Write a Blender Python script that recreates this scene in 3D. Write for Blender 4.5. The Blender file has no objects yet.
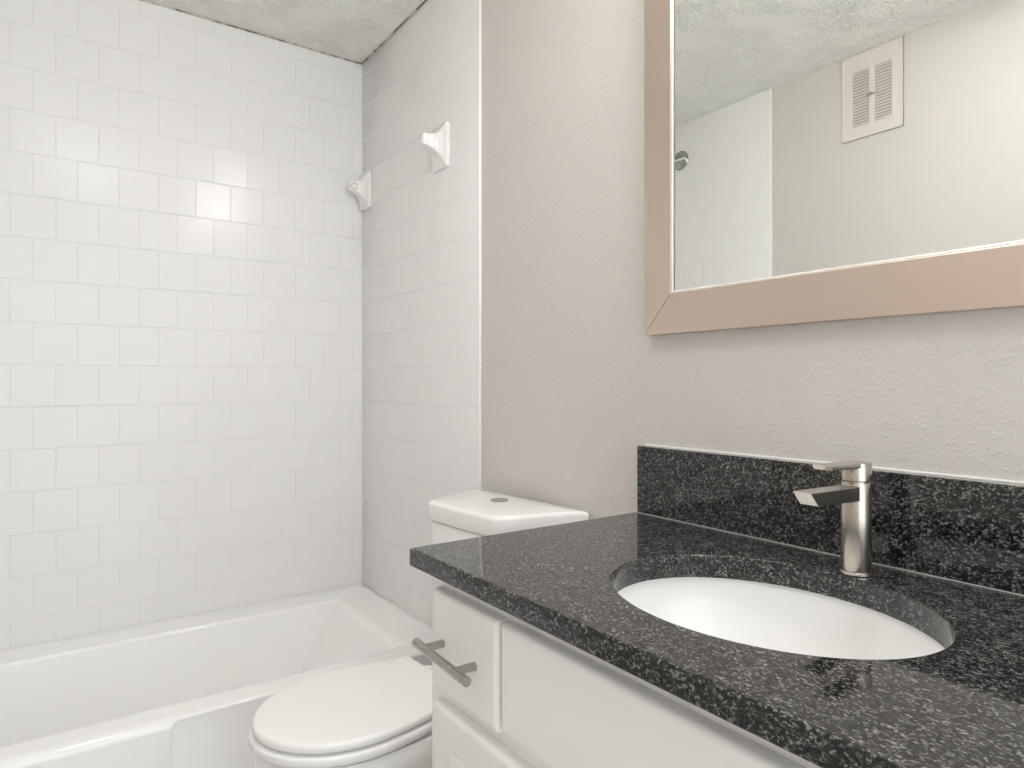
import bpy, bmesh, math, random
from mathutils import Vector, Matrix, Euler
random.seed(7)
C = bpy.context.scene.collection
sc = bpy.context.scene
PI = math.pi

# ------------------------------------------------------------------ camera
CAM = Vector((0.0, -0.9491, 1.106))
YAW = 0.9537
F_PX = 665.93
cam_d = bpy.data.cameras.new('camera')
cam = bpy.data.objects.new('camera', cam_d)
C.objects.link(cam)
cam.location = CAM
cam.rotation_euler = (PI / 2, 0, YAW)
cam_d.sensor_width = 36.0
cam_d.lens = F_PX * 36.0 / 1024.0
cam_d.shift_y = (382.96 - 384.0) / 1024.0
cam_d.clip_start = 0.02
sc.camera = cam

# ------------------------------------------------------------------ world, exposure, light levels
world = bpy.data.worlds.new('world')
sc.world = world
world.use_nodes = True
wb = world.node_tree.nodes['Background']
wb.inputs[0].default_value = (0.93, 0.97, 1.0, 1)
WORLD_STRENGTH = 2.2
wb.inputs[1].default_value = WORLD_STRENGTH
VANITY_STRENGTH = 54.0       # frosted globes over the mirror
FILL_STRENGTH = 14.0      # added fill dome on the ceiling, out of view
sc.view_settings.view_transform = 'Standard'
sc.view_settings.look = 'None'
sc.view_settings.gamma = 1.0
sc.view_settings.use_curve_mapping = False
sc.view_settings.exposure = 0.18
sc.cycles.use_denoising = True
sc.cycles.max_bounces = 14
sc.cycles.diffuse_bounces = 8
sc.cycles.glossy_bounces = 6
sc.cycles.sample_clamp_indirect = 6.0


# ------------------------------------------------------------------ material helpers
def srgb(r, g, b):
    def f(c):
        c /= 255.0
        return c / 12.92 if c <= 0.04045 else ((c + 0.055) / 1.055) ** 2.4
    return (f(r), f(g), f(b), 1.0)


class NT:
    def __init__(self, name):
        self.m = bpy.data.materials.new(name)
        self.m.use_nodes = True
        self.t = self.m.node_tree
        self.b = self.t.nodes['Principled BSDF']

    def n(self, kind, **kw):
        nd = self.t.nodes.new(kind)
        for k, v in kw.items():
            setattr(nd, k, v)
        return nd

    def l(self, a, b):
        self.t.links.new(a, b)

    def math(self, op, a, b=None, clamp=False):
        nd = self.n('ShaderNodeMath', operation=op)
        nd.use_clamp = clamp
        for i, v in enumerate((a, b)):
            if v is None:
                continue
            if isinstance(v, (int, float)):
                nd.inputs[i].default_value = v
            else:
                self.l(v, nd.inputs[i])
        return nd.outputs[0]

    def set(self, **kw):
        for k, v in kw.items():
            self.b.inputs[k.replace('_', ' ')].default_value = v
        return self

    def ramp(self, src, stops):
        r = self.n('ShaderNodeValToRGB')
        els = r.color_ramp.elements
        while len(els) < len(stops):
            els.new(0.5)
        for e, (p, c) in zip(els, stops):
            e.position = p
            e.color = c
        self.l(src, r.inputs[0])
        return r.outputs[0]


def plain(name, col, rough, metal=0.0, coat=0.0, ior=1.5, bump=None):
    k = NT(name)
    k.set(Base_Color=col, Roughness=rough, Metallic=metal, IOR=ior)
    k.b.inputs['Coat Weight'].default_value = coat
    k.b.inputs['Coat Roughness'].default_value = 0.05
    # gentle large-scale unevenness so no surface is perfectly uniform
    co = k.n('ShaderNodeTexCoord')
    no = k.n('ShaderNodeTexNoise')
    no.inputs['Scale'].default_value = 9.0
    no.inputs['Detail'].default_value = 3.0
    k.l(co.outputs['Object'], no.inputs['Vector'])
    r = k.n('ShaderNodeMapRange')
    r.inputs['To Min'].default_value = max(0.0, rough - 0.03)
    r.inputs['To Max'].default_value = rough + 0.03
    k.l(no.outputs['Fac'], r.inputs['Value'])
    k.l(r.outputs[0], k.b.inputs['Roughness'])
    if bump:
        n2 = k.n('ShaderNodeTexNoise')
        n2.inputs['Scale'].default_value = bump[0]
        k.l(co.outputs['Object'], n2.inputs['Vector'])
        bp = k.n('ShaderNodeBump')
        bp.inputs['Strength'].default_value = bump[1]
        bp.inputs['Distance'].default_value = 0.001
        k.l(n2.outputs['Fac'], bp.inputs['Height'])
        k.l(bp.outputs[0], k.b.inputs['Normal'])
    return k.m


TILE_W, TILE_H = 0.1026, 0.11607
ROW_Z = 1.6213 - 2 * TILE_H          # bottom of a row whose joints start at JOINT
JOINT = -0.9629 + TILE_W / 2


def tile_material(name, axis, joint):
    """square glazed wall tiles laid in a running bond, in world metres"""
    k = NT(name)
    geo = k.n('ShaderNodeNewGeometry')
    sep = k.n('ShaderNodeSeparateXYZ')
    k.l(geo.outputs['Position'], sep.inputs[0])
    u = k.math('SUBTRACT', sep.outputs[axis], joint - 40 * TILE_W)
    v = k.math('SUBTRACT', sep.outputs['Z'], ROW_Z - 40 * TILE_H)
    com = k.n('ShaderNodeCombineXYZ')
    k.l(u, com.inputs[0])
    k.l(v, com.inputs[1])
    br = k.n('ShaderNodeTexBrick')
    br.offset = 0.5
    br.offset_frequency = 2
    br.squash = 1.0
    br.inputs['Scale'].default_value = 1.0
    br.inputs['Brick Width'].default_value = TILE_W
    br.inputs['Row Height'].default_value = TILE_H
    br.inputs['Mortar Size'].default_value = 0.0014
    br.inputs['Mortar Smooth'].default_value = 0.25
    br.inputs['Bias'].default_value = 0.0
    br.inputs['Color1'].default_value = (0, 0, 0, 1)
    br.inputs['Color2'].default_value = (1, 1, 1, 1)
    br.inputs['Mortar'].default_value = (0.5, 0.5, 0.5, 1)
    k.l(com.outputs[0], br.inputs['Vector'])
    mix = k.n('ShaderNodeMix', data_type='RGBA')
    k.l(br.outputs['Fac'], mix.inputs['Factor'])
    mix.inputs[6].default_value = TILE_COL
    mix.inputs[7].default_value = GROUT_COL
    k.l(mix.outputs[2], k.b.inputs['Base Color'])
    k.b.inputs['Specular IOR Level'].default_value = 0.40
    rr = k.n('ShaderNodeMapRange')
    rr.inputs['To Min'].default_value = 0.225
    rr.inputs['To Max'].default_value = 0.6
    k.l(br.outputs['Fac'], rr.inputs['Value'])
    k.l(rr.outputs[0], k.b.inputs['Roughness'])
    # every tile is set at its own very slight tilt
    tilt = k.n('ShaderNodeVectorMath', operation='SUBTRACT')
    wn = k.n('ShaderNodeTexWhiteNoise', noise_dimensions='1D')
    rgb = k.n('ShaderNodeRGBToBW')
    k.l(br.outputs['Color'], rgb.inputs[0])
    k.l(rgb.outputs[0], wn.inputs['W'])
    k.l(wn.outputs['Color'], tilt.inputs[0])
    tilt.inputs[1].default_value = (0.5, 0.5, 0.5)
    sc_ = k.n('ShaderNodeVectorMath', operation='SCALE')
    k.l(tilt.outputs[0], sc_.inputs[0])
    sc_.inputs['Scale'].default_value = 0.028
    ad = k.n('ShaderNodeVectorMath', operation='ADD')
    k.l(geo.outputs['Normal'], ad.inputs[0])
    k.l(sc_.outputs[0], ad.inputs[1])
    nm = k.n('ShaderNodeVectorMath', operation='NORMALIZE')
    k.l(ad.outputs[0], nm.inputs[0])
    inv = k.math('SUBTRACT', 1.0, br.outputs['Fac'])
    bp = k.n('ShaderNodeBump')
    bp.inputs['Strength'].default_value = 0.55
    bp.inputs['Distance'].default_value = 0.0012
    k.l(inv, bp.inputs['Height'])
    k.l(nm.outputs[0], bp.inputs['Normal'])
    k.l(bp.outputs[0], k.b.inputs['Normal'])
    return k.m


def textured_paint(name, col, scale, strength, dist, rough=0.6, popcorn=False):
    k = NT(name)
    k.set(Base_Color=col, Roughness=rough)
    geo = k.n('ShaderNodeNewGeometry')
    vo = k.n('ShaderNodeTexNoise')
    vo.inputs['Scale'].default_value = scale
    vo.inputs['Detail'].default_value = 1.2 if not popcorn else 2.0
    vo.inputs['Roughness'].default_value = 0.5
    k.l(geo.outputs['Position'], vo.inputs['Vector'])
    big = k.n('ShaderNodeTexNoise')
    big.inputs['Scale'].default_value = scale * 0.12
    k.l(geo.outputs['Position'], big.inputs['Vector'])
    h = k.n('ShaderNodeMapRange')
    h.interpolation_type = 'SMOOTHSTEP'
    h.inputs['From Min'].default_value = 0.51 if not popcorn else 0.4
    h.inputs['From Max'].default_value = 0.70 if not popcorn else 0.62
    k.l(vo.outputs['Fac'], h.inputs['Value'])
    amp = k.n('ShaderNodeMapRange')
    amp.inputs['From Min'].default_value = 0.35
    amp.inputs['From Max'].default_value = 0.65
    amp.inputs['To Min'].default_value = 0.35
    k.l(big.outputs['Fac'], amp.inputs['Value'])
    hh = k.math('MULTIPLY', h.outputs[0], amp.outputs[0])
    bp = k.n('ShaderNodeBump')
    bp.inputs['Strength'].default_value = strength
    bp.inputs['Distance'].default_value = dist
    k.l(hh, bp.inputs['Height'])
    k.l(bp.outputs[0], k.b.inputs['Normal'])
    return k.m


def granite(name):
    k = NT(name)
    geo = k.n('ShaderNodeNewGeometry')
    mp = k.n('ShaderNodeMapping')
    mp.inputs['Scale'].default_value = (1.0, 1.5, 1.25)
    mp.inputs['Rotation'].default_value = (0.3, 0.2, 0.5)
    k.l(geo.outputs['Position'], mp.inputs['Vector'])
    fine = k.n('ShaderNodeTexNoise')
    fine.inputs['Scale'].default_value = 450.0
    fine.inputs['Detail'].default_value = 2.2
    fine.inputs['Roughness'].default_value = 0.62
    k.l(mp.outputs[0], fine.inputs['Vector'])
    cl = k.n('ShaderNodeTexNoise')
    cl.inputs['Scale'].default_value = 55.0
    cl.inputs['Detail'].default_value = 3.0
    cl.inputs['Distortion'].default_value = 0.6
    k.l(mp.outputs[0], cl.inputs['Vector'])
    warp = k.n('ShaderNodeVectorMath', operation='MULTIPLY_ADD')
    k.l(cl.outputs['Color'], warp.inputs[0])
    warp.inputs[1].default_value = (0.006, 0.006, 0.006)
    k.l(mp.outputs[0], warp.inputs[2])
    cell = k.n('ShaderNodeTexVoronoi')
    cell.inputs['Scale'].default_value = 370.0
    k.l(warp.outputs[0], cell.inputs['Vector'])
    cs = k.n('ShaderNodeSeparateColor')
    k.l(cell.outputs['Color'], cs.inputs[0])
    s = k.math('ADD', k.math('ADD', k.math('MULTIPLY', cs.outputs[0], 0.34), k.math('MULTIPLY', fine.outputs['Fac'], 0.46)),
               k.math('MULTIPLY', cl.outputs['Fac'], 0.20))
    col = k.ramp(s, [(0.36, (0.004, 0.004, 0.005, 1)), (0.47, (0.011, 0.0105, 0.0105, 1)),
                     (0.54, (0.024, 0.0235, 0.023, 1)), (0.61, (0.080, 0.078, 0.0755, 1)),
                     (0.70, (0.23, 0.227, 0.222, 1))])
    fl = k.n('ShaderNodeTexVoronoi')
    fl.inputs['Scale'].default_value = 26.0
    fl.inputs['Randomness'].default_value = 1.0
    k.l(mp.outputs[0], fl.inputs['Vector'])
    spot = k.n('ShaderNodeMapRange')
    spot.interpolation_type = 'SMOOTHSTEP'
    spot.inputs['From Min'].default_value = 0.05
    spot.inputs['From Max'].default_value = 0.15
    spot.inputs['To Min'].default_value = 1.0
    spot.inputs['To Max'].default_value = 0.0
    k.l(fl.outputs['Distance'], spot.inputs['Value'])
    sepc = k.n('ShaderNodeSeparateColor')
    k.l(fl.outputs['Color'], sepc.inputs[0])
    pick = k.math('GREATER_THAN', sepc.outputs[0], 0.90)
    fac = k.math('MULTIPLY', k.math('MULTIPLY', spot.outputs[0], pick), 0.3)
    mix = k.n('ShaderNodeMix', data_type='RGBA')
    k.l(fac, mix.inputs['Factor'])
    k.l(col, mix.inputs[6])
    mix.inputs[7].default_value = (0.38, 0.38, 0.38, 1)
    k.l(mix.outputs[2], k.b.inputs['Base Color'])
    k.set(Roughness=0.045, IOR=1.55)
    # polished, but the grain leaves the faintest ripple
    bp = k.n('ShaderNodeBump')
    bp.inputs['Strength'].default_value = 0.02
    bp.inputs['Distance'].default_value = 0.0004
    k.l(cl.outputs['Fac'], bp.inputs['Height'])
    k.l(bp.outputs[0], k.b.inputs['Normal'])
    return k.m


def brushed(name, col, rough, stretch, fine=1.0):
    k = NT(name)
    k.set(Base_Color=col, Metallic=1.0, Roughness=rough)
    co = k.n('ShaderNodeTexCoord')
    mp = k.n('ShaderNodeMapping')
    mp.inputs['Scale'].default_value = stretch
    k.l(co.outputs['Object'], mp.inputs['Vector'])
    no = k.n('ShaderNodeTexNoise')
    no.inputs['Scale'].default_value = 1.0
    no.inputs['Detail'].default_value = 2.0
    k.l(mp.outputs[0], no.inputs['Vector'])
    r = k.n('ShaderNodeMapRange')
    r.inputs['To Min'].default_value = rough - 0.06 * fine
    r.inputs['To Max'].default_value = rough + 0.06 * fine
    k.l(no.outputs['Fac'], r.inputs['Value'])
    k.l(r.outputs[0], k.b.inputs['Roughness'])
    bp = k.n('ShaderNodeBump')
    bp.inputs['Strength'].default_value = 0.05 * fine ** 2
    bp.inputs['Distance'].default_value = 0.0003
    k.l(no.outputs['Fac'], bp.inputs['Height'])
    k.l(bp.outputs[0], k.b.inputs['Normal'])
    return k.m


def emitter(name, col, strength):
    k = NT(name)
    k.set(Base_Color=(0.9, 0.9, 0.88, 1), Roughness=0.4)
    k.b.inputs['Emission Color'].default_value = col
    k.b.inputs['Emission Strength'].default_value = strength
    return k.m


TILE_COL = (0.835, 0.828, 0.822, 1)
GROUT_COL = (0.75, 0.745, 0.735, 1)
M = {}
M['tile_left'] = tile_material('glazed tile, long wall', 'Y', JOINT)
M['tile_end'] = tile_material('glazed tile, end wall', 'X', -2.258)
M['paint'] = textured_paint('warm grey orange peel paint', (0.645, 0.612, 0.576, 1), 200.0, 0.5, 0.0016, 0.5)
M['ceiling'] = textured_paint('popcorn ceiling paint', (0.92, 0.915, 0.865, 1), 105.0, 1.0, 0.006, 0.85, True)
M['floor'] = plain('pale vinyl floor', (0.52, 0.50, 0.475, 1), 0.45, bump=(40, 0.2))
M['granite'] = granite('polished black speckled granite')
M['porcelain'] = plain('white vitreous china', (0.88, 0.878, 0.87, 1), 0.07, coat=0.3)
M['tub'] = plain('white tub enamel', (0.94, 0.937, 0.93, 1), 0.14, coat=0.3)
M['plastic'] = plain('white moulded seat plastic', (0.89, 0.885, 0.875, 1), 0.22)
M['cabinet'] = plain('white satin cabinet paint', (0.87, 0.865, 0.855, 1), 0.36)
M['ceramic'] = plain('white glazed ceramic fitting', (0.85, 0.84, 0.82, 1), 0.1, coat=0.3)
M['nickel'] = brushed('brushed nickel', (0.50, 0.465, 0.42, 1), 0.24, (40, 40, 500), fine=0.25)
M['nickel_flat'] = brushed('brushed nickel, flat pieces', (0.60, 0.565, 0.52, 1), 0.24, (60, 60, 60))
M['steel'] = brushed('brushed steel', (0.43, 0.41, 0.39, 1), 0.26, (30, 400, 400))
M['frame_h'] = brushed('rose champagne metal, lengthwise brushed', (0.72, 0.60, 0.525, 1), 0.34, (8, 900, 900))
M['frame_v'] = brushed('rose champagne metal, upright brushed', (0.72, 0.60, 0.525, 1), 0.34, (900, 900, 8))
M['lip'] = plain('pale polished inner lip', (0.92, 0.87, 0.82, 1), 0.25, metal=0.4)  # bright reflection on the frame's inner side, put into the base colour
M['mirror'] = plain('silvered mirror glass', (0.93, 0.945, 0.93, 1), 0.0, metal=1.0)
M['mirror'].node_tree.nodes['Principled BSDF'].inputs['Roughness'].default_value = 0.0
for lk in list(M['mirror'].node_tree.links):
    if lk.to_socket.name == 'Roughness':
        M['mirror'].node_tree.links.remove(lk)
M['chrome'] = plain('chrome', (0.42, 0.42, 0.41, 1), 0.14, metal=1.0)
M['dark'] = plain('dark recess', (0.03, 0.03, 0.03, 1), 0.7)
M['caulk'] = plain('white caulk', (0.86, 0.85, 0.83, 1), 0.5)
M['vent'] = plain('painted vent metal', (0.69, 0.645, 0.60, 1), 0.45)
M['globe'] = emitter('frosted glass globe, lit', (1.0, 0.98, 0.96, 1), VANITY_STRENGTH)
M['dome'] = emitter('frosted glass dome, lit', (0.98, 0.99, 1.0, 1), FILL_STRENGTH)


def seam_material():
    """old caulk in the ceiling corner: pale with dark mildew streaks"""
    k = NT('mildewed ceiling caulk')
    geo = k.n('ShaderNodeNewGeometry')
    no = k.n('ShaderNodeTexNoise')
    no.inputs['Scale'].default_value = 38.0
    no.inputs['Detail'].default_value = 4.0
    k.l(geo.outputs['Position'], no.inputs['Vector'])
    c = k.ramp(no.outputs['Fac'], [(0.44, (0.62, 0.60, 0.54, 1)), (0.60, (0.22, 0.20, 0.17, 1))])
    k.l(c, k.b.inputs['Base Color'])
    k.set(Roughness=0.8)
    return k.m


M['seam'] = seam_material()


# ------------------------------------------------------------------ object helpers
def mat_world(o):
    m = Matrix.LocRotScale(o.location, o.rotation_euler, None)
    return mat_world(o.parent) @ m if o.parent else m


def obj(name, bm, mat, parent=None, local=False, smooth=35, origin=None, wn=False):
    """link bm as one mesh object; bm is in world metres unless local"""
    bmesh.ops.remove_doubles(bm, verts=bm.verts, dist=1e-6)
    bmesh.ops.recalc_face_normals(bm, faces=bm.faces)
    loc = Vector((0, 0, 0))
    if parent is not None:
        if not local:
            bm.transform(mat_world(parent).inverted())
    else:
        if origin is None:
            xs = [v.co for v in bm.verts]
            lo = Vector([min(c[i] for c in xs) for i in range(3)])
            hi = Vector([max(c[i] for c in xs) for i in range(3)])
            origin = Vector(((lo.x + hi.x) / 2, (lo.y + hi.y) / 2, lo.z))
        loc = Vector(origin)
        bm.transform(Matrix.Translation(-loc))
    me = bpy.data.meshes.new(name)
    bm.to_mesh(me)
    bm.free()
    me.materials.append(mat)
    if smooth:
        me.shade_smooth()
        me.set_sharp_from_angle(angle=math.radians(smooth))
    o = bpy.data.objects.new(name, me)
    o.location = loc
    C.objects.link(o)
    if parent is not None:
        o.parent = parent
    if wn:
        w = o.modifiers.new('weighted_normals', 'WEIGHTED_NORMAL')
        w.keep_sharp = True
        w.weight = 80
    return o


def tag(o, label, cat, group=None):
    o['label'] = label
    o['category'] = cat
    if group:
        o['group'] = group
    return o


def thing(name, loc, label, cat, rot=0.0, group=None):
    o = bpy.data.objects.new(name, None)
    o.empty_display_size = 0.05
    o.location = loc
    o.rotation_euler = (0, 0, rot)
    C.objects.link(o)
    return tag(o, label, cat, group)


def struct(name, bm, mat, smooth=35):
    o = obj(name, bm, mat, smooth=smooth)
    o['kind'] = 'structure'
    return o


def add_box(bm, lo, hi, bevel=0.0, seg=2):
    tmp = bmesh.new()
    r = bmesh.ops.create_cube(tmp, size=1.0)
    lo, hi = Vector(lo), Vector(hi)
    for v in tmp.verts:
        v.co = Vector([(lo[i] + hi[i]) / 2 + v.co[i] * (hi[i] - lo[i]) for i in range(3)])
    if bevel:
        bmesh.ops.bevel(tmp, geom=tmp.edges[:], offset=bevel, segments=seg, profile=0.5, affect='EDGES')
    merge(bm, tmp)


def merge(bm, tmp):
    me = bpy.data.meshes.new('tmp')
    tmp.to_mesh(me)
    tmp.free()
    bm.from_mesh(me)
    bpy.data.meshes.remove(me)


def box(lo, hi, bevel=0.0, seg=2):
    bm = bmesh.new()
    add_box(bm, lo, hi, bevel, seg)
    return bm


def loft(bm, rings, cap0=True, cap1=True, closed=False):
    vr = [[bm.verts.new(p) for p in r] for r in rings]
    n = len(vr[0])
    pairs = list(zip(vr, vr[1:])) + ([(vr[-1], vr[0])] if closed else [])
    for a, b in pairs:
        for i in range(n):
            j = (i + 1) % n
            try:
                bm.faces.new((a[i], a[j], b[j], b[i]))
            except ValueError:
                pass
    if not closed:
        if cap0:
            bm.faces.new(vr[0][::-1])
        if cap1:
            bm.faces.new(vr[-1])
    return bm


def add_cyl(bm, p0, p1, r0, r1=None, n=32, rings=None):
    """a round bar from p0 to p1, its ends eased; rings = [(t, radius)...] overrides"""
    p0, p1 = Vector(p0), Vector(p1)
    d = p1 - p0
    L = d.length
    d.normalize()
    up = Vector((0, 0, 1)) if abs(d.z) < 0.9 else Vector((1, 0, 0))
    a = d.cross(up).normalized()
    b = d.cross(a)
    r1 = r0 if r1 is None else r1
    if rings is None:
        e = min(0.12 * r0, 0.2 * L)
        rings = [(0, r0 - e), (e / L, r0), (1 - e / L, r1), (1, r1 - e)]
    rs = []
    for t, r in rings:
        c = p0 + d * (L * t)
        rs.append([c + a * (r * math.cos(2 * PI * i / n)) + b * (r * math.sin(2 * PI * i / n)) for i in range(n)])
    return loft(bm, rs)


def rrect(x0, x1, y0, y1, r, z, n=8):
    """rounded rectangle loop, counter-clockwise from the +x -y corner"""
    pts = []
    for cx, cy, a0 in ((x1 - r, y0 + r, -PI / 2), (x1 - r, y1 - r, 0), (x0 + r, y1 - r, PI / 2), (x0 + r, y0 + r, PI)):
        for i in range(n + 1):
            a = a0 + (PI / 2) * i / n
            pts.append(Vector((cx + r * math.cos(a), cy + r * math.sin(a), z)))
    return pts


def spline(pts, n):
    """Catmull-Rom through pts, n points per span"""
    out = []
    for i in range(len(pts) - 1):
        p0 = pts[max(i - 1, 0)]
        p1, p2 = pts[i], pts[i + 1]
        p3 = pts[min(i + 2, len(pts) - 1)]
        for k in range(n):
            t = k / n
            out.append(tuple(0.5 * (2 * b + (c - a) * t + (2 * a - 5 * b + 4 * c - d) * t * t + (3 * b - a - 3 * c + d) * t ** 3)
                             for a, b, c, d in zip(p0, p1, p2, p3)))
    out.append(tuple(pts[-1]))
    return out


# ------------------------------------------------------------------ room shell
XL, YB, YF, XR, ZC = -2.258, 0.003, -1.405, 0.95, 2.25
T = 0.10
struct('floor', box((XL - T, YF - T, -0.06), (XR + T, YB + T, 0.0)), M['floor'], 0)
struct('ceiling', box((XL - T, YF - T, ZC), (XR + T, YB + T, ZC + 0.06)), M['ceiling'], 0)
struct('wall_left', box((XL - T, YF - T, 0), (XL, YB + T, ZC)), M['tile_left'], 0)
struct('wall_back', box((XL, YB, 0), (XR + T, YB + T, ZC)), M['paint'], 0)
struct('wall_front', box((XL, YF - T, 0), (XR + T, YF, ZC)), M['paint'], 0)
# tiled ends of the tub alcove, a tile's thickness proud of the painted walls
TX = -1.479
struct('trim_1', box((XL, -0.006, 0), (TX, YB, ZC), 0.0025, 2), M['tile_end'])
struct('trim_2', box((XL, YF, 0), (-1.525, YF + 0.010, ZC), 0.0025, 2), M['tile_end'])
# old caulk where the tiled walls meet the ceiling
struct('trim_3', box((XL, YF + 0.011, ZC - 0.005), (XL + 0.005, -0.008, ZC), 0.0015, 1), M['seam'])
struct('trim_4', box((XL, -0.0115, ZC - 0.005), (TX, -0.0062, ZC), 0.0015, 1), M['seam'])

# ------------------------------------------------------------------ bathtub
tub = thing('bathtub', (-1.92, -0.70, 0), 'white alcove bathtub along the tiled wall beside the toilet', 'bathtub')
TZ = 0.382
x0, x1, y0, y1 = XL + 0.002, -1.594, YF + 0.012, -0.0085
bx0, bx1, by0, by1 = -2.155, -1.678, -1.27, -0.152
STEP = -0.714           # upright step in the skirt: soft shoulder to one side, crisp edge to the other
NC = 8


def roll(y):
    t = min(1.0, max(0.0, (y - (STEP - 0.006)) / 0.012))
    return 0.020 * (1 - t) + 0.005 * t


def split_front(loop):
    """extra points along the room side so the edge can change at the step"""
    a, b = loop[NC], loop[NC + 1]
    extra = [Vector((a.x, y, a.z)) for y in (STEP - 0.04, STEP - 0.006, STEP - 0.002, STEP + 0.002, STEP + 0.006, STEP + 0.04)]
    return loop[:NC + 1] + extra + loop[NC + 1:]


rings = []
base = split_front(rrect(x0, x1, y0, y1, 0.004, 0.0, NC))
for i in range(-1, 7):      # rolled outer edge
    a = (PI / 2) * max(i, 0) / 6
    ring = []
    for k, p in enumerate(base):
        front = NC // 2 < k < NC + 12
        r = roll(p.y) if front else 0.004
        d = r * (1 - math.cos(a))
        ring.append(Vector((p.x - d if front else p.x, p.y, TZ - r + r * math.sin(a) - (0.004 if i < 0 else 0.0))))
    rings.append(ring)
for i in range(7):      # eased inner edge, long and soft at the sloping end
    a = (PI / 2) * i / 6
    e, q = 0.008 * (1 - math.sin(a)), 0.040 * (1 - math.sin(a))
    lp_ = split_front(rrect(bx0 - e, bx1 + 2 * e, by0 - e, by1 + q, 0.014 + e, TZ, NC))
    for p in lp_:
        w = min(1.0, max(0.0, (p.y - (by1 - 0.02)) / 0.02))
        p.z = TZ - (0.008 + 0.010 * w) * (1 - math.cos(a))
    rings.append(lp_)
depth = [(0.30, 0.22), (0.20, 0.52), (0.12, 0.78), (0.085, 0.92), (0.065, 1.05), (0.058, 1.25)]
for z, t in depth:
    r = 0.014 + 0.05 * max(0.0, t - 0.5)
    rings.append(split_front(rrect(bx0 + 0.055 * t, bx1 - 0.055 * t, by0 + 0.09 * t, by1 - 0.215 * t, r, z, NC)))
bm = bmesh.new()
loft(bm, rings, cap0=False, cap1=True)
obj('rim_and_basin', bm, M['tub'], tub, smooth=50)
bm = bmesh.new()
ys = [y0, STEP - 0.04, STEP - 0.006, STEP - 0.002, STEP + 0.002, STEP + 0.006, STEP + 0.04, y1]
hs = [0.0, 0.1, 0.5, 0.8, 0.93, 0.97, 1.0]


def apron_pt(y, h):
    top = TZ - roll(y) - 0.002
    t = min(1.0, max(0.0, (y - (STEP - 0.003)) / 0.006))
    rec = 0.0035 * t + (0.002 if abs(y - STEP) < 0.003 else 0.0)
    rec *= 1.0 if h < 0.96 else (0.5 if h < 0.99 else 0.1)
    return Vector((x1 - 0.0004 - rec, y, top * h))


g = [[bm.verts.new(apron_pt(y, h)) for h in hs] for y in ys]
gb = [[bm.verts.new(apron_pt(y, h) - Vector((0.03, 0, 0))) for h in hs] for y in ys]
for G in (g, gb):
    for i in range(len(ys) - 1):
        for j in range(len(hs) - 1):
            bm.faces.new((G[i][j], G[i + 1][j], G[i + 1][j + 1], G[i][j + 1]))
for i in range(len(ys) - 1):
    for j in (0, len(hs) - 1):
        bm.faces.new((g[i][j], g[i + 1][j], gb[i + 1][j], gb[i][j]))
for j in range(len(hs) - 1):
    for i in (0, len(ys) - 1):
        bm.faces.new((g[i][j], g[i][j + 1], gb[i][j + 1], gb[i][j]))
obj('apron', bm, M['tub'], tub, smooth=50)
bm = bmesh.new()
add_box(bm, (XL + 0.0005, y0, TZ - 0.004), (XL + 0.007, y1, TZ + 0.004), 0.003, 2)
add_box(bm, (XL + 0.0005, y1 - 0.004, TZ - 0.004), (x1 - 0.02, y1 + 0.002, TZ + 0.004), 0.0025, 2)
obj('caulk_bead', bm, M['caulk'], tub)

# ------------------------------------------------------------------ towel bar posts on the end wall


def bar_post(cx, label, hole):
    t = thing('towel_bar_post', (cx, -0.0065, 1.7185), label, 'towel bar post')
    zt, zb = 1.845, 1.7185
    w = 0.040
    bm = bmesh.new()
    prof = [(-0.0062, w, zb, zt), (-0.0145, w, zb, zt), (-0.0165, w - 0.002, zb + 0.002, zt - 0.002),
            (-0.019, w - 0.006, zb + 0.010, zt - 0.010), (-0.025, w - 0.012, zb + 0.026, zt - 0.022),
            (-0.033, w - 0.020, zb + 0.040, zt - 0.031), (-0.044, w - 0.025, zb + 0.049, zt - 0.035),
            (-0.058, w - 0.0265, zb + 0.054, zt - 0.036), (-0.068, w - 0.0265, zb + 0.056, zt - 0.036),
            (-0.0725, w - 0.029, zb + 0.0585, zt - 0.0385), (-0.074, w - 0.0325, zb + 0.062, zt - 0.042)]
    rings = []
    for y, hw, a, b in prof:
        r = min(0.004, hw * 0.3)
        ring = rrect(cx - hw, cx + hw, a, b, r, 0, 4)
        rings.append([Vector((p.x, y, p.y)) for p in ring])
    loft(bm, rings)
    post = obj('ceramic_post', bm, M['ceramic'], t, smooth=40)
    if hole:
        # square socket, set cornerwise, where the missing bar plugged in
        hx, hy, hz, s = cx + w - 0.0265, -0.058, zb + 0.0695, 0.0155
        bm = bmesh.new()
        pts = lambda k, x: [Vector((x, hy + k * dy, hz + k * dz)) for dy, dz in ((s, 0), (0, s), (-s, 0), (0, -s))]
        loft(bm, [pts(1.0, hx - 0.001), pts(1.0, hx + 0.0012), pts(0.72, hx + 0.0012), pts(0.66, hx - 0.0005)], True, True)
        so = obj('bar_socket', bm, M['socket'], post, smooth=0)
        so['label'] = 'square socket set cornerwise for the missing bar'
    return t


M['socket'] = plain('ceramic with hole shade in colour', (0.50, 0.48, 0.45, 1), 0.6)  # shade inside the socket is put into the colour; the recess is shallow
bar_post(-1.6745, 'white ceramic towel bar post nearer the painted wall, its bar missing', False)
bar_post(-2.2130, 'white ceramic towel bar post in the tub corner, showing a diamond socket', True)

# ------------------------------------------------------------------ toilet
toilet = thing('toilet', (-1.253, -0.018, 0), 'white two-piece toilet with closed lid between bathtub and vanity', 'toilet', math.radians(4.5))


def sym(half):
    """close a half outline (from the front centre to the back, x >= 0) into a loop"""
    right = half
    left = [(-x, y) for x, y in half[::-1] if x > 1e-6]
    return right + left


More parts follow.
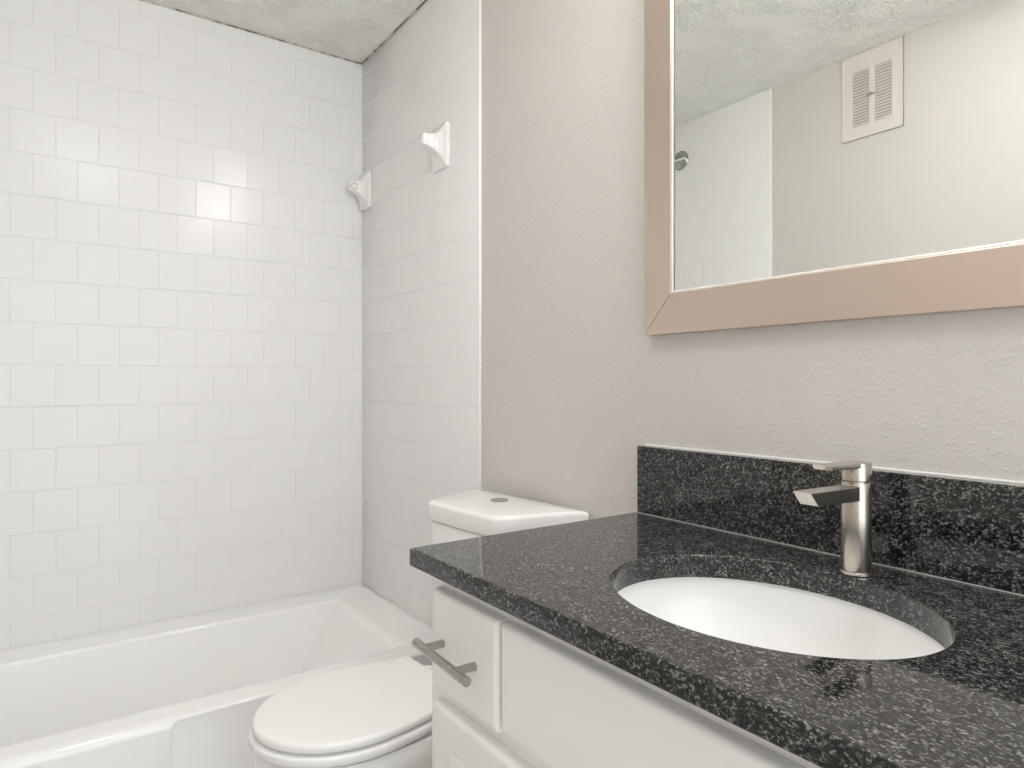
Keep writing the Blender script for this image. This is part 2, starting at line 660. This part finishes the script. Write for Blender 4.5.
def offset_scale(loop, d, cy):
    out = []
    n = len(loop)
    for i, (x, y) in enumerate(loop):
        (xa, ya), (xb, yb) = loop[i - 1], loop[(i + 1) % n]
        tx, ty = xb - xa, yb - ya
        L = math.hypot(tx, ty) or 1
        out.append((x - ty / L * d, y + tx / L * d))   # inwards for counter-clockwise loops
    return out


def loop3(loop, z):
    return [Vector((x, y, z)) for x, y in loop]


lid_half = spline([(0, -0.203), (0.06, -0.202), (0.108, -0.199), (0.127, -0.190), (0.143, -0.160), (0.161, -0.110),
                   (0.183, -0.052), (0.206, -0.012)], 5)
lid_half += [(0.2065, -0.008), (0.204, -0.004), (0.199, -0.002), (0.09, -0.002), (0.0, -0.002)]


def lid_in(d):
    """the tank lid outline drawn in by d"""
    return [(x * (1 - d / 0.16), -0.109 + (y + 0.109) * (1 - d / 0.094)) for x, y in lid_loop]


lid_loop = sym(lid_half)
bm = bmesh.new()
rr = [loop3(lid_in(0.022), 0.7945), loop3(lid_in(0.0025), 0.7945), loop3(lid_loop, 0.797), loop3(lid_loop, 0.828)]
for i in range(1, 6):
    a = (PI / 2) * i / 5
    rr.append(loop3(lid_in(0.010 * (1 - math.cos(a))), 0.828 + 0.0085 * math.sin(a)))
rr.append([Vector((x * 0.5, -0.09 + (y + 0.09) * 0.5, 0.8385)) for x, y in lid_loop])
loft(bm, rr)
tl = obj('tank_lid', bm, M['porcelain'], toilet, local=True, smooth=50)
bm = bmesh.new()
rr = []
for z, d in ((0.405, 0.040), (0.412, 0.033), (0.45, 0.025), (0.60, 0.014), (0.787, 0.006), (0.7900, 0.0075), (0.7905, 0.014), (0.7950, 0.016)):
    rr.append(loop3(lid_in(d), z))
loft(bm, rr)
obj('tank', bm, M['porcelain'], toilet, local=True, smooth=50)
# split flush button
bm = bmesh.new()
add_cyl(bm, (-0.002, -0.080, 0.8375), (-0.002, -0.080, 0.8418), 0.0205, n=36)
fb = obj('flush_button', bm, M['chrome'], tl, local=True)
fb['label'] = 'round chrome dual flush button'


def egg(hw, yb, yf, ym, back, n=28):
    """seat outline: tip at yf, widest (hw) at ym, back edge of half-width back at yb"""
    pts = []
    for i in range(n + 1):
        a = (PI / 2) * i / n
        pts.append((hw * math.sin(a), ym - (ym - yf) * math.cos(a)))
    m = 12
    for i in range(1, m + 1):
        t = i / m
        y = ym + (yb - ym) * t
        x = hw + (back - hw) * (t ** 2.0)
        pts.append((x, y))
    pts.append((back - 0.012, yb + 0.006))
    pts.append((0.0, yb + 0.006))
    return [(x + LX, y) for x, y in sym(pts)]


SB, SF, SM, HW, BK = -0.240, -0.616, -0.442, 0.151, 0.112
LX = -0.028
lid = egg(HW, SB, SF, SM, BK)
bm = bmesh.new()
ZL = 0.489
rr = [loop3(offset_scale(lid, 0.012, 0), ZL - 0.0195), loop3(offset_scale(lid, 0.003, 0), ZL - 0.0195), loop3(lid, ZL - 0.016), loop3(lid, ZL - 0.010)]
for i in range(1, 6):
    a = (PI / 2) * i / 5
    rr.append(loop3(offset_scale(lid, 0.010 * (1 - math.cos(a)), 0), ZL - 0.010 + 0.008 * math.sin(a)))
rr.append([Vector((LX + (x - LX) * 0.80, -0.40 + (y + 0.40) * 0.80, ZL - 0.0008)) for x, y in lid])
rr.append([Vector((LX + (x - LX) * 0.40, -0.40 + (y + 0.40) * 0.40, ZL)) for x, y in lid])
loft(bm, rr)
obj('lid', bm, M['plastic'], toilet, local=True, smooth=50)
seat = egg(HW + 0.004, SB, SF - 0.006, SM, BK + 0.002)
hole = [(LX + (x - LX) * 0.62, -0.42 + (y + 0.42) * 0.66) for x, y in seat]
bm = bmesh.new()
zt, zb = ZL - 0.0245, ZL - 0.0430
rr = [loop3(offset_scale(seat, 0.004, 0), zb), loop3(seat, zb + 0.004), loop3(seat, zt - 0.004), loop3(offset_scale(seat, 0.001, 0), zt - 0.0015),
      loop3(offset_scale(seat, 0.0035, 0), zt), loop3(hole, zt), loop3(hole, zb)]
loft(bm, rr, closed=True)
obj('seat', bm, M['plastic'], toilet, local=True, smooth=50)
# bowl and pedestal in one piece
rim = egg(HW - 0.002, -0.20, SF + 0.004, SM, 0.118)
bm = bmesh.new()
zr = zb - 0.0055


def bowl_ring(sx, yf, yb, ym, z, back):
    return loop3(egg((HW - 0.002) * sx, yb, yf, ym, back), z)


rr = [bowl_ring(0.64, -0.53, -0.06, -0.33, 0.0, 0.095), bowl_ring(0.65, -0.535, -0.06, -0.33, 0.02, 0.095),
      bowl_ring(0.58, -0.515, -0.06, -0.33, 0.10, 0.088), bowl_ring(0.60, -0.535, -0.06, -0.35, 0.20, 0.090),
      bowl_ring(0.80, -0.585, -0.06, -0.38, 0.30, 0.100), bowl_ring(0.95, -0.610, -0.05, -0.40, 0.37, 0.115),
      bowl_ring(1.0, SF + 0.002, -0.04, SM, 0.405, 0.125), bowl_ring(1.0, SF + 0.002, -0.04, SM, zr - 0.006, 0.125),
      bowl_ring(0.975, SF + 0.008, -0.042, SM, zr, 0.120),
      bowl_ring(0.70, SF + 0.055, -0.26, SM, zr, 0.075), bowl_ring(0.62, SF + 0.075, -0.27, SM, zr - 0.04, 0.065),
      bowl_ring(0.40, SF + 0.15, -0.30, SM, 0.30, 0.04), bowl_ring(0.2, SF + 0.2, -0.34, SM, 0.25, 0.02)]
# the deck under the tank sits lower than the seat ring
for r in rr[7:9]:
    for p in r:
        if p.y > -0.215:
            p.z = min(p.z, 0.404)
loft(bm, rr)
obj('bowl', bm, M['porcelain'], toilet, local=True, smooth=50)
for s in (-1, 1):
    bm = bmesh.new()
    add_cyl(bm, (s * 0.075, SB + 0.014, 0.402), (s * 0.075, SB + 0.014, ZL - 0.012), 0.013, n=20)
    obj('hinge', bm, M['plastic'], toilet, local=True)

# ------------------------------------------------------------------ vanity cabinet
VX0, VX1 = -0.891, -0.012
VF, VD = -0.465, -0.484          # face frame, front of the doors and drawers
cab = thing('vanity_cabinet', (-0.45, -0.235, 0), 'white painted vanity cabinet under the black granite countertop', 'cabinet')
bm = bmesh.new()
add_box(bm, (VX0, VF, 0.09), (VX0 + 0.016, -0.004, 0.8315))
add_box(bm, (VX1 - 0.016, VF, 0.09), (VX1, -0.004, 0.8315))
add_box(bm, (VX0 + 0.016, -0.016, 0.09), (VX1 - 0.016, -0.004, 0.8315))
add_box(bm, (VX0 + 0.016, VF + 0.019, 0.09), (VX1 - 0.016, -0.016, 0.106))
add_box(bm, (VX0 + 0.01, VF + 0.06, 0.0), (VX1 - 0.01, VF + 0.076, 0.09))
obj('carcass', bm, M['cabinet'], cab, smooth=0)
bm = bmesh.new()
FRZ = 0.8315
add_box(bm, (VX0 + 0.0162, VF, 0.09), (VX0 + 0.06, VF + 0.0185, FRZ))
add_box(bm, (VX1 - 0.06, VF, 0.09), (VX1 - 0.0162, VF + 0.0185, FRZ))
for za, zb_ in ((0.79, FRZ), (0.63, 0.685), (0.09, 0.13)):
    add_box(bm, (VX0 + 0.06, VF, za), (VX1 - 0.06, VF + 0.0185, zb_))
add_box(bm, (-0.712, VF, 0.685), (-0.66, VF + 0.0185, 0.79))
add_box(bm, (-0.475, VF, 0.13), (-0.425, VF + 0.0185, 0.63))
obj('face_frame', bm, M['cabinet'], cab, smooth=0)


def slab(xa, xb, za, zb_, ease=0.009):
    """slab front with a rounded-over edge all round"""
    bm = bmesh.new()
    rr = []
    def ring(d, y, r):
        return [Vector((p.x, y, p.y)) for p in rrect(xa + d, xb - d, za + d, zb_ - d, r, 0, 4)]
    rr.append(ring(0.0, VF - 0.0003, 0.0025))
    rr.append(ring(0.0, VD + 0.0085, 0.0025))
    for i in range(1, 5):
        a = (PI / 2) * i / 4
        rr.append(ring(ease * (1 - math.cos(a)), VD + 0.0085 - 0.0085 * math.sin(a), 0.0025))
    return loft(bm, rr)


dr = obj('drawer', slab(-0.857, -0.6895, 0.6655, 0.8085), M['cabinet'], cab, smooth=50, wn=True)
bm = bmesh.new()
HY, HZ = -0.515, 0.7365
add_cyl(bm, (-0.8475, HY, HZ + 0.003), (-0.7075, HY, HZ - 0.003), 0.0064, n=24)
for px, pz in ((-0.8235, 0.0015), (-0.740, -0.0015)):
    add_cyl(bm, (px, VD + 0.001, HZ + pz), (px, HY + 0.003, HZ + pz), 0.0056, n=20)
hd = obj('bar_handle', bm, M['steel'], dr)
hd['label'] = 'brushed steel bar handle'
obj('false_drawer_front', slab(-0.6835, -0.046, 0.6715, 0.8085), M['cabinet'], cab, smooth=50, wn=True)
for xa, xb in ((-0.857, -0.4535), (-0.4495, -0.046)):
    d = obj('door', slab(xa, xb, 0.115, 0.645), M['cabinet'], cab, smooth=50, wn=True)
    # routed square groove round the centre panel
    bm = bmesh.new()
    def dring(dd, y):
        return [Vector((p.x, y, p.y)) for p in rrect(xa + dd, xb - dd, 0.115 + dd, 0.645 - dd, 0.002, 0, 2)]
    loft(bm, [dring(0.0525, VD + 0.0006), dring(0.0525, VD - 0.0006), dring(0.055, VD - 0.0028), dring(0.061, VD - 0.0028),
              dring(0.0635, VD - 0.0006), dring(0.0635, VD + 0.0006)], closed=True)
    obj('panel_moulding', bm, M['cabinet'], d, smooth=40)

# ------------------------------------------------------------------ granite countertop, backsplash, sink
CX0, CX1, CY0, CY1, CZ, CT = -0.9003, -0.002, -0.4979, 0.0025, 0.860, 0.0278
EX, EY, EA, EB = -0.4629, -0.2647, 0.1912, 0.1542
N = 160


def ray_rect(a, d, r):
    """point at polar angle a (about the sink) on the counter's outline inset by d"""
    x0, x1, y0, y1 = CX0 + d, CX1 - d, CY0 + d, CY1 - d
    dx, dy = math.cos(a), math.sin(a)
    ts = []
    if dx > 1e-9: ts.append((x1 - EX) / dx)
    if dx < -1e-9: ts.append((x0 - EX) / dx)
    if dy > 1e-9: ts.append((y1 - EY) / dy)
    if dy < -1e-9: ts.append((y0 - EY) / dy)
    t = min(ts)
    return (EX + dx * t, EY + dy * t)


angs = [2 * PI * i / N for i in range(N)]
for cxx, cyy in ((CX0, CY0), (CX1, CY0), (CX0, CY1), (CX1, CY1)):
    a = math.atan2(cyy - EY, cxx - EX) % (2 * PI)
    i = min(range(N), key=lambda k: abs(angs[k] - a))
    angs[i] = a


def ell(k, z):
    out = []
    for a in angs:
        # same polar direction as the outline point, so quads stay tidy
        r = 1.0 / math.hypot(math.cos(a) / (EA + k), math.sin(a) / (EB + k))
        out.append(Vector((EX + r * math.cos(a), EY + r * math.sin(a), z)))
    return out


def rect_ring(d, z):
    return [Vector((*ray_rect(a, d, 0), z)) for a in angs]


bm = bmesh.new()
e = 0.003
rings = [ell(0.0, CZ - CT - 0.004), ell(0.0, CZ - 0.0018), ell(0.0006, CZ - 0.0005), ell(0.002, CZ),
         rect_ring(e, CZ), rect_ring(e * 0.3, CZ - e * 0.3), rect_ring(0, CZ - e), rect_ring(0, CZ - CT + e), rect_ring(e * 0.3, CZ - CT + e * 0.3), rect_ring(e, CZ - CT), rect_ring(0.03, CZ - CT), ell(0.03, CZ - CT)]
loft(bm, rings, closed=True)
counter = obj('countertop', bm, M['granite'], smooth=50, wn=True)
tag(counter, 'polished black granite countertop with an oval sink cutout', 'countertop')

BZ = 0.9868
bs = thing('backsplash', (-0.45, -0.012, CZ), 'low black granite backsplash standing along the wall behind the faucet', 'backsplash')
obj('granite_slab', box((CX0 + 0.0060, -0.0238, CZ + 0.0004), (CX1, 0.001, BZ), 0.0012, 1), M['granite'], bs, wn=True)
bm = bmesh.new()
add_box(bm, (CX0 + 0.0060, -0.0030, BZ - 0.001), (CX1, 0.0025, BZ + 0.0025), 0.001, 1)
obj('wall_caulk', bm, M['caulk'], bs)
M['seal'] = plain('grey sealant', (0.33, 0.32, 0.31, 1), 0.35)
bm = bmesh.new()
add_box(bm, (CX0 + 0.0070, -0.0258, CZ + 0.0001), (CX1, -0.0232, CZ + 0.0016), 0.0006, 1)
obj('seam_sealant', bm, M['seal'], bs)

sink = thing('sink', (EX, EY, 0.66), 'white oval undermount sink set into the granite countertop', 'sink')
bm = bmesh.new()
ZS = CZ - CT - 0.0045


def sell(k, z, m=96):
    return [Vector((EX + (EA + k) * math.cos(2 * PI * i / m), EY + (EB + k) * math.sin(2 * PI * i / m), z)) for i in range(m)]


def sellf(f, z, m=96):
    return [Vector((EX + (EA + 0.004) * f * math.cos(2 * PI * i / m), EY + (EB + 0.004) * f * math.sin(2 * PI * i / m), z)) for i in range(m)]


prof = [(0.0, 0.125), (0.15, 0.1255), (0.4, 0.1235), (0.62, 0.115), (0.78, 0.098), (0.88, 0.075), (0.945, 0.047), (0.98, 0.022), (1.0, 0.0)]
rings = [sell(0.022, ZS - 0.010), sell(0.022, ZS)] + [sellf(f, ZS - d) for f, d in prof[::-1][:-1]]
rings += [sellf(0.12, ZS - 0.126)]
outer = [sellf(0.12, ZS - 0.138)] + [[Vector((p.x, p.y, p.z - 0.010)) for p in sellf(f * 1.03, ZS - d - 0.002)] for f, d in prof[1:-1]]
loft(bm, rings + outer + [sell(0.014, ZS - 0.012)], closed=True)
obj('basin', bm, M['porcelain'], sink, smooth=60)
bm = bmesh.new()
add_cyl(bm, (EX, EY, ZS - 0.150), (EX, EY, ZS - 0.1215), 0.0225, n=32, rings=[(0, 0.015), (0.75, 0.0215), (0.9, 0.0265), (1.0, 0.024)])
dn = obj('drain', bm, M['chrome'], sink)
dn['label'] = 'round chrome drain'

# ------------------------------------------------------------------ faucet
FX, FY = -0.4450, -0.0875
fa = thing('faucet', (FX, FY, CZ), 'brushed nickel single lever faucet standing behind the oval sink', 'faucet')
bm = bmesh.new()
add_cyl(bm, (FX, FY, CZ + 0.0002), (FX, FY, CZ + 0.0042), 0.0200, n=48)
obj('base_ring', bm, M['nickel_flat'], fa)
bm = bmesh.new()
h = 0.118
add_cyl(bm, (FX, FY, CZ + 0.0042), (FX, FY, CZ + h), 0.0181, n=48, rings=[(0, 0.0174), (0.012, 0.0181), (0.985, 0.0181), (1.0, 0.0172)])
obj('body', bm, M['nickel'], fa, smooth=40)


def prism_x(bm, poly, xa, xb, bevel=0.0):
    """extrude a (y, z) outline from xa to xb"""
    tmp = bmesh.new()
    A = [tmp.verts.new((xa, y, z)) for y, z in poly]
    B = [tmp.verts.new((xb, y, z)) for y, z in poly]
    n = len(poly)
    tmp.faces.new(A)
    tmp.faces.new(B[::-1])
    for i in range(n):
        j = (i + 1) % n
        tmp.faces.new((A[i], B[i], B[j], A[j]))
    if bevel:
        bmesh.ops.bevel(tmp, geom=tmp.edges[:], offset=bevel, segments=2, profile=0.5, affect='EDGES')
    merge(bm, tmp)


bm = bmesh.new()
prism_x(bm, [(FY - 0.012, 0.9600 - 0.0045), (FY - 0.012, 0.9745), (-0.2135, 0.9765), (-0.1965, 0.9592)], FX - 0.0118, FX + 0.0118, 0.0010)
sp = obj('spout', bm, M['nickel_flat'], fa, smooth=50, wn=True)
# the turning cap and its flat lever
bm = bmesh.new()
add_cyl(bm, (FX, FY, CZ + h + 0.0020), (FX, FY, 1.0035), 0.0181, n=48, rings=[(0, 0.0170), (0.05, 0.0181), (0.95, 0.0181), (1.0, 0.0175)])
add_cyl(bm, (FX, FY, CZ + h - 0.004), (FX, FY, CZ + h + 0.004), 0.0150, n=32)
cap = obj('lever_cap', bm, M['nickel'], fa, smooth=40)
bm = bmesh.new()
prism_x(bm, [(FY - 0.004, 0.9975), (FY - 0.004, 1.0041), (-0.1705, 1.0052), (-0.1650, 0.9988)], FX - 0.0125, FX + 0.0125, 0.0008)
obj('lever', bm, M['nickel_flat'], cap, smooth=50, wn=True)

# ------------------------------------------------------------------ framed mirror
MX0, MX1, MZ0, MZ1 = -0.8793, -0.030, 1.1957, 1.98
FWX, FWZ, MY = 0.0645, 0.0722, -0.020
mi = thing('mirror', ((MX0 + MX1) / 2, 0.0, MZ0), 'large rectangular mirror in a rose champagne metal frame on the wall', 'mirror')
ix0, ix1, iz0, iz1 = MX0 + FWX, MX1 - FWX, MZ0 + FWZ, MZ1 - FWZ


def mitred(name, quad, mat):
    """one mitred frame length: quad of (x, z) corners, a hair inside the joint"""
    bm = bmesh.new()
    c = Vector((sum(q[0] for q in quad) / 4, sum(q[1] for q in quad) / 4))
    tmp = bmesh.new()
    A = [tmp.verts.new((x, MY, z)) for x, z in quad]
    B = [tmp.verts.new((x, 0.0025, z)) for x, z in quad]
    tmp.faces.new(A)
    tmp.faces.new(B[::-1])
    for i in range(4):
        j = (i + 1) % 4
        tmp.faces.new((A[i], B[i], B[j], A[j]))
    bmesh.ops.recalc_face_normals(tmp, faces=tmp.faces[:])
    bmesh.ops.bevel(tmp, geom=tmp.edges[:], offset=0.0009, segments=2, profile=0.5, affect='EDGES')
    merge(bm, tmp)
    return obj(name, bm, mat, mi, smooth=50, wn=True)


g_ = 0.0002
mitred('frame_stile', [(MX0, MZ0 + g_), (MX0, MZ1 - g_), (ix0, iz1 - g_), (ix0, iz0 + g_)], M['frame_v'])
mitred('frame_stile', [(MX1, MZ1 - g_), (MX1, MZ0 + g_), (ix1, iz0 + g_), (ix1, iz1 - g_)], M['frame_v'])
mitred('frame_rail', [(MX1 - g_, MZ0), (MX0 + g_, MZ0), (ix0 + g_, iz0), (ix1 - g_, iz0)], M['frame_h'])
mitred('frame_rail', [(MX0 + g_, MZ1), (MX1 - g_, MZ1), (ix1 - g_, iz1), (ix0 + g_, iz1)], M['frame_h'])
bm = bmesh.new()
lw = 0.0030
for a, b in (((ix0, iz0), (ix0 + lw, iz1)), ((ix1 - lw, iz0), (ix1, iz1)), ((ix0 + lw, iz0), (ix1 - lw, iz0 + lw)), ((ix0 + lw, iz1 - lw), (ix1 - lw, iz1))):
    add_box(bm, (a[0], MY + 0.0015, a[1]), (b[0], 0.001, b[1]), 0.0004, 1)
lp = obj('inner_lip', bm, M['lip'], mi)
lp['label'] = 'thin inner lip, its bright reflection painted on'
obj('backing', box((ix0 + 0.0005, -0.0120, iz0 + 0.0005), (ix1 - 0.0005, -0.001, iz1 - 0.0005)), M['dark'], mi, smooth=0)
bm = bmesh.new()
gx0, gx1, gz0_, gz1_ = ix0 + lw + 0.0018, ix1 - lw - 0.0018, iz0 + lw + 0.0002, iz1 - lw - 0.0002
loft(bm, [[Vector((x, y, z)) for x, z in ((gx0 + d, gz0_ + d), (gx1 - d, gz0_ + d), (gx1 - d, gz1_ - d), (gx0 + d, gz1_ - d))]
          for d, y in ((0.0, -0.0118), (0.0, -0.0142), (0.0014, -0.0155))])
obj('mirror_glass', bm, M['mirror'], mi, smooth=0)

# ------------------------------------------------------------------ vanity light over the mirror
vl = thing('vanity_light', (-0.45, 0.0, 2.06), 'nickel vanity light bar with frosted globes above the framed mirror', 'light')
obj('back_plate', box((-0.70, -0.022, 2.075), (-0.20, 0.0025, 2.165), 0.004, 2), M['nickel_flat'], vl)
for gx in (-0.62, -0.45, -0.28):
    bm = bmesh.new()
    add_cyl(bm, (gx, -0.022, 2.12), (gx, -0.050, 2.12), 0.022, n=24)
    so = obj('globe_socket', bm, M['nickel_flat'], vl)
    bm = bmesh.new()
    bmesh.ops.create_uvsphere(bm, u_segments=28, v_segments=18, radius=0.046)
    bm.transform(Matrix.Translation((gx, -0.092, 2.115)))
    obj('globe', bm, M['globe'], so, smooth=180)

# unseen fill dome on the ceiling, added for overall brightness
cl = thing('fill_light', (-0.62, -0.78, ZC), 'added unseen fill light, a frosted dome on the ceiling', 'light')
bm = bmesh.new()
add_cyl(bm, (-0.62, -0.78, ZC - 0.018), (-0.62, -0.78, ZC - 0.0005), 0.17, n=48)
obj('pan', bm, M['nickel_flat'], cl)
bm = bmesh.new()
rings = []
for i in range(9):
    a = (PI / 2) * i / 8
    rings.append([Vector((-0.62 + 0.160 * math.cos(a) * math.cos(2 * PI * j / 40) + 1e-4 * math.cos(2 * PI * j / 40),
                          -0.78 + 0.160 * math.cos(a) * math.sin(2 * PI * j / 40) + 1e-4 * math.sin(2 * PI * j / 40), ZC - 0.018 - 0.080 * math.sin(a))) for j in range(40)])
loft(bm, rings)
obj('dome', bm, M['dome'], cl, smooth=60)

# ------------------------------------------------------------------ opposite wall: air vent, shower fitting
vt = thing('air_vent', (-1.1445, YF, 1.954), 'cream louvred air vent high on the wall, seen in the mirror', 'vent')
vx0, vx1, vz0, vz1 = -1.2465, -1.0425, 1.954, 2.2485
bm = bmesh.new()
yf = YF + 0.0045
gl = [(-1.2100, -1.1535), (-1.1344, -1.0790)]
gz0, gz1 = 1.998, 2.187
add_box(bm, (vx0, YF, vz0), (gl[0][0], yf, vz1))
add_box(bm, (gl[1][1], YF, vz0), (vx1, yf, vz1))
add_box(bm, (gl[0][1], YF, gz0), (gl[1][0], yf, gz1))
add_box(bm, (gl[0][0], YF, vz0), (gl[1][1], yf, gz0))
add_box(bm, (gl[0][0], YF, gz1), (gl[1][1], yf, vz1))
pl = obj('face_plate', bm, M['vent'], vt, smooth=0)
bm = bmesh.new()
for a, b in (((vx0, vz0), (vx0 + 0.004, vz1)), ((vx1 - 0.004, vz0), (vx1, vz1)), ((vx0, vz0), (vx1, vz0 + 0.004)), ((vx0, vz1 - 0.004), (vx1, vz1))):
    add_box(bm, (a[0], YF, a[1]), (b[0], yf + 0.0015, b[1]), 0.0006, 1)
obj('rolled_edge', bm, M['vent'], vt)
for ga, gb_ in gl:
    obj('duct_shade', box((ga, YF + 0.0002, gz0), (gb_, YF + 0.001, gz1)), M['vent_dark'] if 'vent_dark' in M else M.setdefault('vent_dark', plain('shadowed vent screen', (0.45, 0.425, 0.40, 1), 0.7)), vt, smooth=0)  # sheet behind the louvres, its darker colour painting the shade of the duct
    nl = 18
    for i in range(nl):
        z = gz0 + (i + 0.5) * (gz1 - gz0) / nl
        bm = bmesh.new()
        prism_x(bm, [(YF + 0.0012, z + 0.0035), (YF + 0.0012, z + 0.0025), (yf - 0.0003, z - 0.0035), (yf, z - 0.0022)], ga - 0.0005, gb_ + 0.0005)
        obj('louvre', bm, M['vent'], vt, smooth=0)
bm = bmesh.new()
add_cyl(bm, (-1.1440, yf - 0.001, 2.095), (-1.1440, yf + 0.012, 2.095), 0.0045, n=16)
add_box(bm, (-1.158, yf + 0.004, 2.090), (-1.130, yf + 0.009, 2.096), 0.002, 2)
M['knob'] = plain('worn vent lever metal', (0.45, 0.42, 0.39, 1), 0.5, metal=0.5)
kn = obj('damper_lever', bm, M['knob'], vt)

fl = thing('shower_fitting', (-1.969, YF + 0.010, 2.0885), 'round chrome shower fitting on the white tile, seen in the mirror', 'shower fitting')
yw = YF + 0.0105
bm = bmesh.new()
add_cyl(bm, (-1.969, yw - 0.0005, 2.0885), (-1.969, yw + 0.016, 2.0885), 0.041, n=40,
        rings=[(0, 0.040), (0.1, 0.042), (0.35, 0.041), (0.7, 0.033), (1.0, 0.020)])
obj('escutcheon', bm, M['chrome'], fl, smooth=50)
bm = bmesh.new()
add_box(bm, (-2.006, yw + 0.008, 2.0845), (-1.932, yw + 0.020, 2.0925), 0.003, 2)
obj('cross_bar', bm, M['chrome_pale'] if 'chrome_pale' in M else M.setdefault('chrome_pale', plain('pale polished chrome', (0.86, 0.86, 0.84, 1), 0.3, metal=0.6)), fl)
